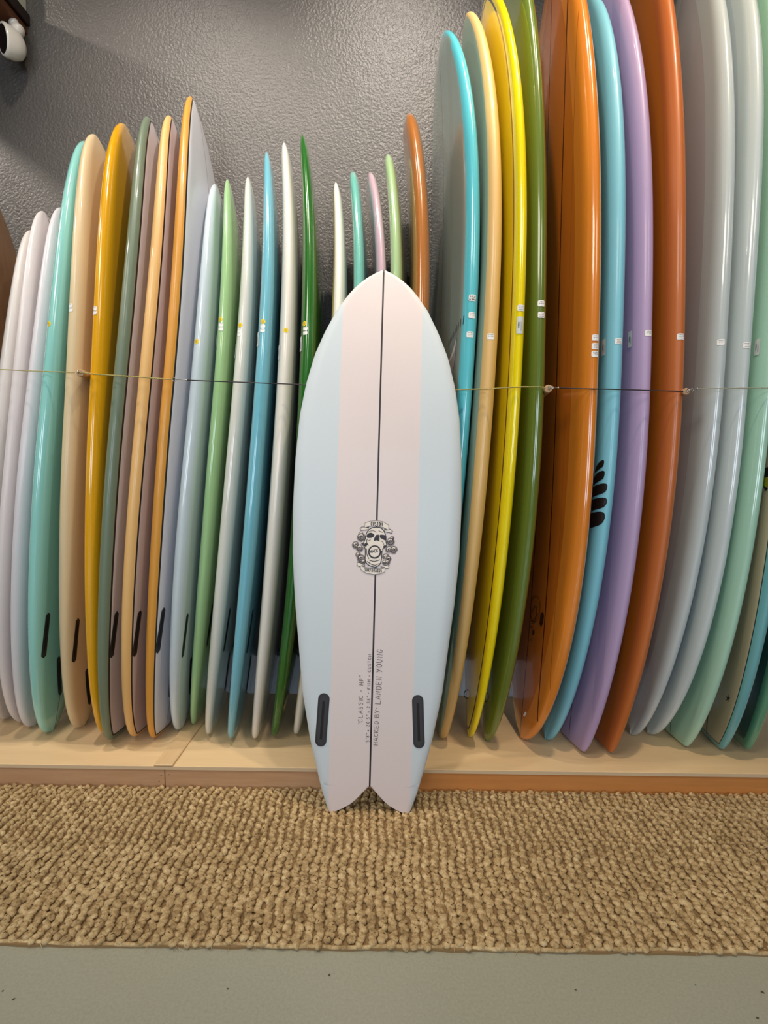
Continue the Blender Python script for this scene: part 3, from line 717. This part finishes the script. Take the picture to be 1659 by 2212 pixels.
# ------------------------------------------------------------------ the white fish surfboard in front
TAILP = np.array([-0.0330, 1.5005, 0.0170]); NOSEP = np.array([-0.0105, 1.70, 1.6481])
FL_ = float(np.linalg.norm(NOSEP-TAILP)); Uv = (NOSEP-TAILP)/FL_
Xv = np.cross([0, 1, 0], Uv); Xv /= np.linalg.norm(Xv); Nv = np.cross(Xv, Uv); Nv /= np.linalg.norm(Nv)
if Nv[1] > 0: Nv = -Nv
OUT = [(-.008, .121), (.006, .1265), (.055, .1435), (.12, .1605), (.215, .184), (.352, .210), (.485, .2245), (.623, .2405), (.762, .252), (.90, .2555), (1.044, .2535), (1.182, .245), (1.279, .230),
       (1.375, .206), (1.448, .1775), (1.526, .1395), (1.575, .105), (1.600, .0835), (1.625, .055), (1.643, .0270), (1.6555, .0)]
INN = [(-.008, .121), (-.0065, .110), (-.002, .097), (.005, .082), (.018, .058), (.033, .040), (.051, .023), (.064, .011), (.077, 0.0)]
so, yo = [p[0] for p in OUT], [p[1] for p in OUT]; si, yi_ = [p[0] for p in INN], [p[1] for p in INN]
S0, S1 = -.008, 1.6555; LT = S1-S0
def frock(s):
    u = (s-S0)/LT
    return .025*max(0, (u-.45)/.55)**2.4+.02*max(0, (.45-u)/.45)**2
def fth(s):
    u = (s-S0)/LT; return .058*(1-.6*abs(2*u-1)**2.6)
def fz_(s, y, side):      # height above the centre plane, + towards the camera (the bottom of the board)
    dout = max(np.interp(s, so, yo)-abs(y), 0); e = fth(s)/2; r = max(e*1.5, 1e-4)
    k = min(dout/r, 1); prof = .8*math.sqrt(max(1-(1-k)**2, 0))+.2*min(max((dout-r)/.15, 0), 1)
    if s < .0772:
        din = max(abs(y)-np.interp(s, si, yi_), 0); prof = min(prof, math.sqrt(min(din/.004, 1)))
    return side*e*prof-frock(s)
def fpt(s, y, z): return TAILP+Uv*s+Xv*y+Nv*z
ss = sorted(set([round(S0+LT*(.5-.5*math.cos(math.pi*k/90)), 5) for k in range(91)]+[round(x, 5) for x in np.linspace(S0, .0765, 26)]+[.0772, .0790]))
ncol = 26; V = []; F = []; MI = []; E1 = []; LAT = []
fish = empty('fish_surfboard', tuple(TAILP))
tag(fish, 'white swallow-tail fish surfboard with pale blue sides, standing on the rug before the row', 'surfboard')
idx = {}
def fv(s, y, side, key):
    if key in idx: return idx[key]
    p = fpt(s, y, fz_(s, y, side))-TAILP; V.append(p); LAT.append(y); idx[key] = len(V)-1; return idx[key]
for half in (-1, 1):
    rows = []
    for r, s in enumerate(ss):
        outer = float(np.interp(s, so, yo)); inner = float(np.interp(s, si, yi_)) if s <= .0772 else 0.0
        row = {}
        for side in (1, -1):
            line = []
            for j in range(ncol+1):
                t = j/ncol
                t = t*.35+(.5-.5*math.cos(math.pi*t))*.65 if s <= .0772 else math.sin(t*math.pi/2)**.85
                y = inner+(outer-inner)*t
                edge_in = (j == 0 and s <= .0772); edge_out = (j == ncol)
                if j == 0 and s > .0772: key = ('c', r, side)
                elif edge_in: key = ('i', r, half if inner > 1e-6 else 0)
                elif edge_out: key = ('o', r, half)
                else: key = (half, r, j, side)
                line.append(fv(s, half*y, side, key))
            row[side] = line
        rows.append(row)
    for r in range(len(rows)-1):
        for side in (1, -1):
            a, b = rows[r][side], rows[r+1][side]
            for j in range(ncol):
                q = [a[j], a[j+1], b[j+1], b[j]]
                if half*side < 0: q = q[::-1]
                q2 = []
                for i in q:
                    if i not in q2: q2.append(i)
                if len(q2) >= 3: F.append(tuple(q2))
n = NT('fish_resin'); lt = n.math('ABSOLUTE', n.attr('lat'))
ns = n.noise(2.6, 3, .6); 
centre = n.mix(ns, lin((222, 210, 211)), lin((221, 208, 201)))
sidec = lin((203, 213, 217))
f = n.node('ShaderNodeMapRange'); f.inputs[1].default_value = .1205; f.inputs[2].default_value = .1245
n.l.new(lt, f.inputs[0]); c = n.mix(f.outputs[0], centre, sidec)
c = n.mix(n.math('LESS_THAN', lt, .0026), c, lin((34, 22, 28)))
gr = n.noise(260, 2, .6); c = n.mix(.08, c, gr, 'SOFT_LIGHT')
n.col(c); n.rough(.5, .12, .25); FISHM = n.mat
fb = mesh('body', V, F, FISHM, fish, True)
a = fb.data.attributes.new('lat', 'FLOAT', 'POINT'); a.data.foreach_set('value', LAT)
def on_fish(s0, y0, ang=0, lift=.0007):
    ca, sa = math.cos(ang), math.sin(ang)
    def fn(x, y, lf):
        yy = y0+x*ca-y*sa; s = s0+x*sa+y*ca
        return fpt(s, yy, fz_(s, yy, 1)+lift+lf)-TAILP
    return fn
for (s0, y0, ang) in ((.2735, -.1457, .051), (.2757, .1394, -.060)):
    # capsule box
    pr = Print(on_fish(s0, y0, -ang if y0 < 0 else -ang)); 
    def cap(w_, h_, n_=12):
        r = w_/2; return [(r*math.cos(math.pi*k/n_), h_/2-r+r*math.sin(math.pi*k/n_)) for k in range(n_+1)]+[(r*math.cos(math.pi+math.pi*k/n_), -h_/2+r+r*math.sin(math.pi+math.pi*k/n_)) for k in range(n_+1)]
    pr.fill(cap(.034, .160), 0, .0004); fbx = pr.build('fin_box', [plain('box_grey', (52, 52, 56), .5)], fish)
    pr = Print(on_fish(s0, y0, -ang)); pr.stroke(cap(.026, .150), .0012, 0, .0012, True)
    pr.build('box_rim', [plain('box_rim_grey', (40, 40, 42), .4)], fbx)
    pr = Print(on_fish(s0, y0, -ang)); pr.fill([(-.0035, -.058), (.0035, -.058), (.0035, .056), (-.0035, .056)], 0, .0016)
    pr.build('slot', [BOXS], fbx)
# round emblem with skull, banners and roses (units: a 100 x 100 sketch -> metres)
LS = 1.0/11.85/680
def P(x, y): return ((x-815)*LS, (925-y)*LS)
def PP(l): return [P(*q) for q in l]
DK, MD, LG, WH = 0, 1, 2, 3
EM = [plain('emblem_black', (38, 32, 36), .5), plain('emblem_mid', (128, 118, 114), .5), plain('emblem_pale', (196, 182, 172), .5), plain('emblem_bone', (232, 222, 208), .5)]
pr = Print(on_fish(.7885, -.0046, -.0))
W1 = 14*LS
def banner(pr, up):
    if up:
        body = [(570, 345), (700, 300), (860, 285), (1000, 300), (1140, 385), (1140, 500), (1010, 440), (860, 410), (690, 415), (570, 460)]
        tails = [[(570, 440), (490, 445), (450, 490), (490, 485), (460, 525), (660, 500), (650, 440)], [(1140, 470), (1200, 490), (1245, 530), (1205, 530), (1235, 575), (1050, 540), (1040, 470)]]
    else:
        body = [(495, 1370), (590, 1400), (830, 1430), (970, 1420), (1075, 1395), (1075, 1500), (960, 1550), (830, 1570), (640, 1545), (500, 1460)]
        tails = [[(600, 1350), (480, 1300), (400, 1290), (420, 1330), (400, 1360), (500, 1400)], [(970, 1380), (1100, 1340), (1180, 1330), (1160, 1370), (1175, 1400), (1070, 1430)]]
    for t in tails: pr.fill(PP(t), WH, .0002); pr.stroke(PP(t), W1, DK, .0004, True)
    pr.fill(PP(body), WH, .0005); pr.stroke(PP(body), W1*.9, MD, .0007, True)
# skull base
skull = smooth2(PP([(860, 440), (740, 460), (650, 530), (600, 640), (590, 720), (560, 800), (545, 870), (590, 950), (600, 1080), (600, 1230), (660, 1330), (790, 1385), (870, 1385), (960, 1310), (985, 1200), (990, 1080), (1010, 950), (1100, 880), (1085, 780), (1080, 660), (1030, 530), (960, 460)]), 3, True)
# roses left and right
def rose(cx, cy, R, seed):
    r = random.Random(seed)
    pr.fill([P(cx+R*(1+.12*math.sin(5*a+seed))*math.cos(a), cy+R*(1+.12*math.sin(5*a+seed))*math.sin(a)) for a in [2*math.pi*k/24 for k in range(24)]], LG if seed % 2 else MD, .0001)
    for k, q in enumerate((.95, .72, .50, .28)):
        a0 = r.uniform(0, 6.28)
        pr.stroke([P(cx+R*q*math.cos(a0+a), cy+R*q*math.sin(a0+a)) for a in np.linspace(0, 4.6, 14)], W1*(1.2 if k % 2 else 1.8), DK if k % 2 else MD, .0003)
    pr.stroke([P(cx+R*.6*math.cos(a), cy+R*.6*math.sin(a)) for a in np.linspace(3.6, 5.4, 8)], W1*1.6, WH, .0004)
for i, (cx, cy, R) in enumerate(((490, 690, 100), (365, 880, 85), (460, 950, 85), (430, 1110, 60), (500, 1200, 95), (540, 830, 50), (1195, 780, 95), (1165, 970, 85), (1275, 970, 90), (1090, 1150, 85), (1160, 1190, 60), (1130, 1270, 60), (480, 610, 50), (1230, 700, 50), (560, 1280, 55), (1060, 1280, 50))):
    rose(cx, cy, R, i)
pr.fill(skull, WH, .0005); pr.stroke(skull, W1*1.4, DK, .0007, True)
pr.fill(smooth2(PP([(620, 640), (660, 590), (730, 575), (790, 610), (800, 650), (740, 695), (650, 700), (622, 680)]), 3, True), DK, .0008)
pr.fill(smooth2(PP([(925, 630), (980, 615), (1050, 625), (1080, 680), (1070, 750), (1010, 725), (945, 690)]), 3, True), DK, .0008)
pr.fill(PP([(840, 625), (900, 615), (925, 640), (920, 770), (860, 755), (790, 770), (800, 710)]), DK, .0008)
pr.stroke(PP([(925, 625), (935, 760)]), W1, LG, .0009)
for l in ([(640, 720), (620, 800), (670, 880)], [(660, 770), (720, 740)], [(960, 760), (1010, 790), (1040, 860)], [(650, 560), (760, 520), (850, 560)], [(900, 520), (1000, 560)], [(600, 830), (560, 870), (600, 905)], [(620, 950), (640, 1100), (690, 1200)], [(990, 950), (960, 1100)], [(700, 1230), (820, 1255), (950, 1210)], [(640, 1260), (760, 1330), (860, 1350)], [(850, 1340), (950, 1300)]):
    pr.stroke(smooth2(PP(l), 3), W1*1.2, DK if l[0][0] in (620, 640, 600, 990, 700) else MD, .0009)
pr.fill(PP([(600, 820), (650, 850), (620, 905), (570, 880)]), DK, .0009); pr.fill(PP([(1020, 890), (1075, 850), (1100, 900), (1050, 940)]), DK, .0009)
pr.fill([P(*q) for q in ell(820, 1030, 160, 165, 0, 30)], MD, .0009)
for k in range(9):
    a = math.pi*(1.12+.76*k/8); x, y = 820+178*math.cos(a), 1040+190*math.sin(a)
    pr.fill(PP([(x-16, y-24), (x+16, y-24), (x+16, y+24), (x-16, y+24)]), WH, .0011)
pr.stroke([P(*q) for q in ell(820, 1030, 137, 142, 0, 30)], W1*2.0, DK, .0012, True)
pr.fill([P(*q) for q in ell(820, 1030, 120, 125, 0, 30)], WH, .0013)
pr.fill([P(*q) for q in ell(700, 1285, 20, 16, 0, 10)], MD, .0009)
banner(pr, True); banner(pr, False)
for q in ([(575, 450), (665, 435), (665, 470)], [(1035, 470), (1135, 500), (1050, 505)], [(505, 1350), (605, 1365), (590, 1395)], [(970, 1390), (1070, 1385), (1060, 1415), (985, 1420)]): pr.fill(PP(q), DK, .0009)
def word(t, x, y, h, adv, wd, ang=0, lf=.0010, mi=DK): 
    p = P(x, y); write(pr, t, p[0], p[1], h*LS, adv*LS, wd*LS, mi, lf, ang=ang)
word('CUSTOM', 712, 400, 88, 46, 17, -.03); word('SURFBOARDS', 590, 1500, 82, 41, 14, -.04)
word('HACK', 715, 1065, 75, 50, 15, .16, .0015)
pr.build('skull_emblem', EM, fish)
# pencil lettering
PENCIL = plain('pencil_grey', (100, 88, 84), .7)
def pencil(text, s0, y0, s1, h, seed, wd=.0015, slope=0):
    n_ = sum(.6 if c == ' ' else .5 if c in '":.\'I' else 1.05 for c in text); adv = (s1-s0)/n_
    pr = Print(on_fish(s0, y0)); write(pr, text, 0, 0, h, adv, wd, slope=slope, jit=.07, seed=seed); return pr.build('pencil_lettering', [PENCIL], fish)
pencil('"CLASSIC - HP"', .265, -.0265, .412, .0125, 2)
pencil("5'8\" x 20.5\" x 2.38\" - FISH - CUSTOM", .212, -.0055, .475, .0095, 3, .0014)
pencil('HACKED BY:', .203, .0205, .318, .0135, 4, .0016, -.02)
pencil('LANDEN YOUNG', .326, .026, .492, .0165, 5, .0019, -.01)

# ------------------------------------------------------------------ ropes, cords and pegs across the row
n = NT('twine'); g = n.noise(300, 2, .6); n.col(n.mix(g, lin((206, 196, 120)), lin((128, 112, 52)))); n.rough(.85); TWINE = n.mat
n = NT('grey_twine'); g = n.noise(300, 2, .6); n.col(n.mix(g, lin((190, 188, 160)), lin((120, 118, 100)))); n.rough(.85); GTWINE = n.mat
CORD = plain('black_elastic', (34, 26, 30), .5)
def twine(name, pts, mat, label, group, r=.0019):
    P_ = [Vector(p) for p in pts]; seg = [(P_[i+1]-P_[i]).length for i in range(len(P_)-1)]; tot = sum(seg)
    fine = []; n_ = int(tot/.0022); i = 0; acc = 0
    for k in range(n_+1):
        d = tot*k/n_
        while i < len(seg)-1 and d > acc+seg[i]: acc += seg[i]; i += 1
        fine.append(P_[i].lerp(P_[i+1], min(max((d-acc)/seg[i], 0), 1)))
    root = MB()
    for ph in (0, math.pi):
        strand = []
        for k, p in enumerate(fine):
            d = (fine[min(k+1, n_)]-fine[max(k-1, 0)]).normalized(); a = d.cross(Vector((0, 0, 1))).normalized(); b = d.cross(a)
            t = k*.0022/.013*2*math.pi+ph; strand.append(p+a*(r*.55*math.cos(t))+b*(r*.55*math.sin(t)))
        root.tube(strand, r*.62, 5)
    # knots at both ends
    return tag(root.build(name, mat, None, True), label, 'rope', group)
twA = [(-1.3278,1.740,1.3397),(-1.2352,1.735,1.3371),(-1.1258,1.715,1.3306),(-1.0637,1.693,1.326),(-.9969,1.69,1.3235),(-.958,1.668,1.3190)]
twB = [(-.9460,1.662,1.3196),(-.9052,1.683,1.3178),(-.8219,1.657,1.3102),(-.7441,1.657,1.3057),(-.6608,1.668,1.3016)]
cdA = [(-.6046,1.651,1.2981),(-.5789,1.642,1.2956),(-.4336,1.672,1.2967),(-.2521,1.722,1.2996),(-.1679,1.735,1.2998),(.0691,1.712,1.2901)]
twC = [(.0750,1.716,1.2884),(.206,1.694,1.2856),(.2548,1.672,1.2844),(.3106,1.62,1.279),(.3720,1.598,1.2812),(.4010,1.588,1.2814),(.4300,1.592,1.2822),(.4588,1.603,1.2837),(.4740,1.606,1.2827)]
cdB = [(.5139,1.606,1.2823),(.6162,1.604,1.2806),(.6863,1.604,1.2802),(.7715,1.604,1.2786),(.8723,1.61,1.278),(.8840,1.606,1.2777)]
twD = [(.9237,1.602,1.2843),(1.0008,1.616,1.2887),(1.0779,1.62,1.2916),(1.1429,1.618,1.2922),(1.2212,1.598,1.292),(1.3257,1.62,1.2948)]
twine('twine', twA, TWINE, 'thin twine across the white and mint boards at the left edge', None, .0016)
twine('twine', twB, TWINE, 'yellow twine from the wooden peg across amber, grey-green and orange boards', None, .0021)
twine('twine', twC, TWINE, 'yellow twine across the turquoise, tan, yellow and olive longboards', None, .0019)
twine('twine', twD, GTWINE, 'grey twine across the pale grey and seafoam longboards at the right', None, .0014)
def cord(pts, label):
    m_ = MB(); m_.tube(pts, .0017, 8); return tag(m_.build('elastic_cord', CORD, None, True), label, 'cord')
cord(cdA, 'black cord stretched across the ice white to dark green boards')
cord(cdB, 'black cord stretched across the orange, light blue, lilac and burnt orange longboards')
PEG = wood('peg_wood', (206, 172, 134), (176, 138, 100), (150, 108, 72), sc=(6, 1, 6), knots=False)
STEEL = plain('zinc_steel', (190, 188, 182), .3, 1.0)
def peg(c0, c1, r, rod_x, label):
    a = Vector(c0); d = (Vector(c1)-a).normalized(); e = Vector(c1)
    o = empty('wooden_peg', tuple(a)); tag(o, label, 'peg')
    m_ = MB(); m_.tube([Vector((0, 0, 0)), d*.0025, e-a], [r*.86, r, r], 16); m_.build('dowel', PEG, o, False)
    m_ = MB(); m_.tube([e-a-d*.01, Vector((rod_x, e.y+.06, e.z))-a, Vector((rod_x-.004, 2.2495, e.z))-a], .0028, 8); m_.build('rod', STEEL, o, True)
    h = MB(); h.tube([d*.0, d*-.010], .0014, 6); h.torus(d*-.0145, (1, .2, .1), .0048, .0012, 14, 6)
    h.build('screw_eye', STEEL, o, True)
    return o
peg((-.9451,1.675,1.3194), (-.9630,1.81,1.3212), .0115, -.969, 'round wooden peg with a screw eye between the cream and amber boards')
peg((.4830,1.605,1.2796), (.5150,1.80,1.2850), .0120, .510, 'round wooden peg end between the olive and orange longboards')
peg((.8925,1.605,1.2768), (.9330,1.80,1.2800), .0105, .945, 'round wooden peg end between the burnt orange and grey longboards')
def clip(pts, c, label, R=.006):
    m_ = MB(); m_.tube(pts, .0009, 6); m_.torus(c, (.1, 1, .2), R, .0011, 14, 6); m_.ball(pts[-1], .0035, 8, 6)
    return tag(m_.build('metal_clip', STEEL, None, True), label, 'clip')
clip([(-.648,1.662,1.3008),(-.625,1.658,1.2995),(-.6078,1.652,1.2983)], (-.648,1.660,1.3008), 'small metal ring and ball joining twine to black cord in front of the orange-railed board')
clip([(.487,1.590,1.2800),(.500,1.598,1.2815),(.5115,1.603,1.2823)], (.4885,1.588,1.2800), 'small metal hook and ball joining black cord to the peg beside the olive longboard', .004)
clip([(.9050,1.594,1.2800),(.912,1.597,1.2820),(.9215,1.600,1.2838)], (.9020,1.592,1.2795), 'small metal hook and ball joining grey twine to the rightmost wooden peg', .004)

# ------------------------------------------------------------------ upper left corner: timber shelf, camera, post
DW = wood('dark_timber', (128, 74, 40), (92, 50, 26), (60, 30, 16), sc=(8, 1, 8), knots=False, rough=.45)
DW2 = wood('darker_timber', (56, 36, 22), (38, 22, 14), (24, 14, 8), sc=(8, 1, 8), knots=False, rough=.35)
shelf = empty('timber_shelf', (-1.42, 2.2, 2.73)); tag(shelf, 'dark stacked timber shelf jutting from the wall in the upper left corner', 'shelf')
so_ = Vector((-1.42, 2.2, 2.73))
def sbox(name, a, b, mat): return MB().box(tuple(Vector(a)-so_), tuple(Vector(b)-so_), .003).build(name, mat, shelf)
sbox('plank', (-2.09, 1.15, 2.724), (-1.431, 2.2495, 2.752), DW)
sbox('plank', (-2.09, 1.15, 2.754), (-1.420, 2.2495, 2.798), DW2)
sbox('bearer', (-2.09, 1.6, 2.690), (-1.62, 1.66, 2.7235), DW)
structure(boxobj('trim_1', (-1.75, 2.2, 2.80), (-1.433, 2.2495, 3.69), plain('cream_trim', (250, 246, 220), .6), None, .004))
WP = plain('white_plastic', (236, 228, 214), .35, 0, .3)
scx = Vector((-1.456, 2.14, 2.628)); sc_ = empty('security_camera', tuple(scx)); tag(sc_, 'white oval security camera with black face hanging under the timber shelf', 'camera')
face = Vector((-.52, -.84, -.10)).normalized()
rot = face.to_track_quat('Z', 'Y').to_matrix()
m_ = MB()
prof = [(0, .030, .001), (0, .030, .034), (.006, .030, .038), (.040, .0, .036), (.066, 0, .030), (.082, 0, .018), (.088, 0, .002)]
rings = []
for (dz, q, r) in [(0, 0, .030), (-.002, 0, .0335), (.000, 0, .036), (.008, 0, .038), (.040, 0, .036), (.062, 0, .029), (.074, 0, .018), (.079, 0, .003)]:
    rings.append((dz, r))
base = 0; nn = 24
for dz, r in rings:
    for k in range(nn):
        t = 2*math.pi*k/nn; p = rot @ Vector((r*math.cos(t), r*1.58*math.sin(t), -dz)); m_.v.append(tuple(p))
for i in range(len(rings)-1):
    for k in range(nn): m_.f.append((i*nn+k, i*nn+(k+1) % nn, (i+1)*nn+(k+1) % nn, (i+1)*nn+k)); m_.m.append(0)
m_.f.append(tuple((len(rings)-1)*nn+k for k in range(nn))); m_.m.append(0)
m_.build('housing', WP, sc_, True)
m_ = MB(); nb_ = len(m_.v)
for k in range(nn):
    t = 2*math.pi*k/nn; m_.v.append(tuple(rot @ Vector((.0325*math.cos(t), .0325*1.58*math.sin(t), .0005))))
for k in range(nn):
    t = 2*math.pi*k/nn; m_.v.append(tuple(rot @ Vector((.018*math.cos(t), .018*1.58*math.sin(t), .0050))))
for k in range(nn): m_.f.append((k, (k+1) % nn, nn+(k+1) % nn, nn+k)); m_.m.append(0)
m_.f.append(tuple(nn+k for k in range(nn))); m_.m.append(0)
m_.build('face_glass', plain('black_glass', (16, 18, 24), .12, 0, .8), sc_, True)
m_ = MB(); m_.ball((.028, .046, .064), (.024, .024, .024), 16, 10); m_.tube([Vector((.020, .046, .080)), Vector((.012, .046, .0915))], [.016, .019], 16)
m_.build('mount', WP, sc_, True)
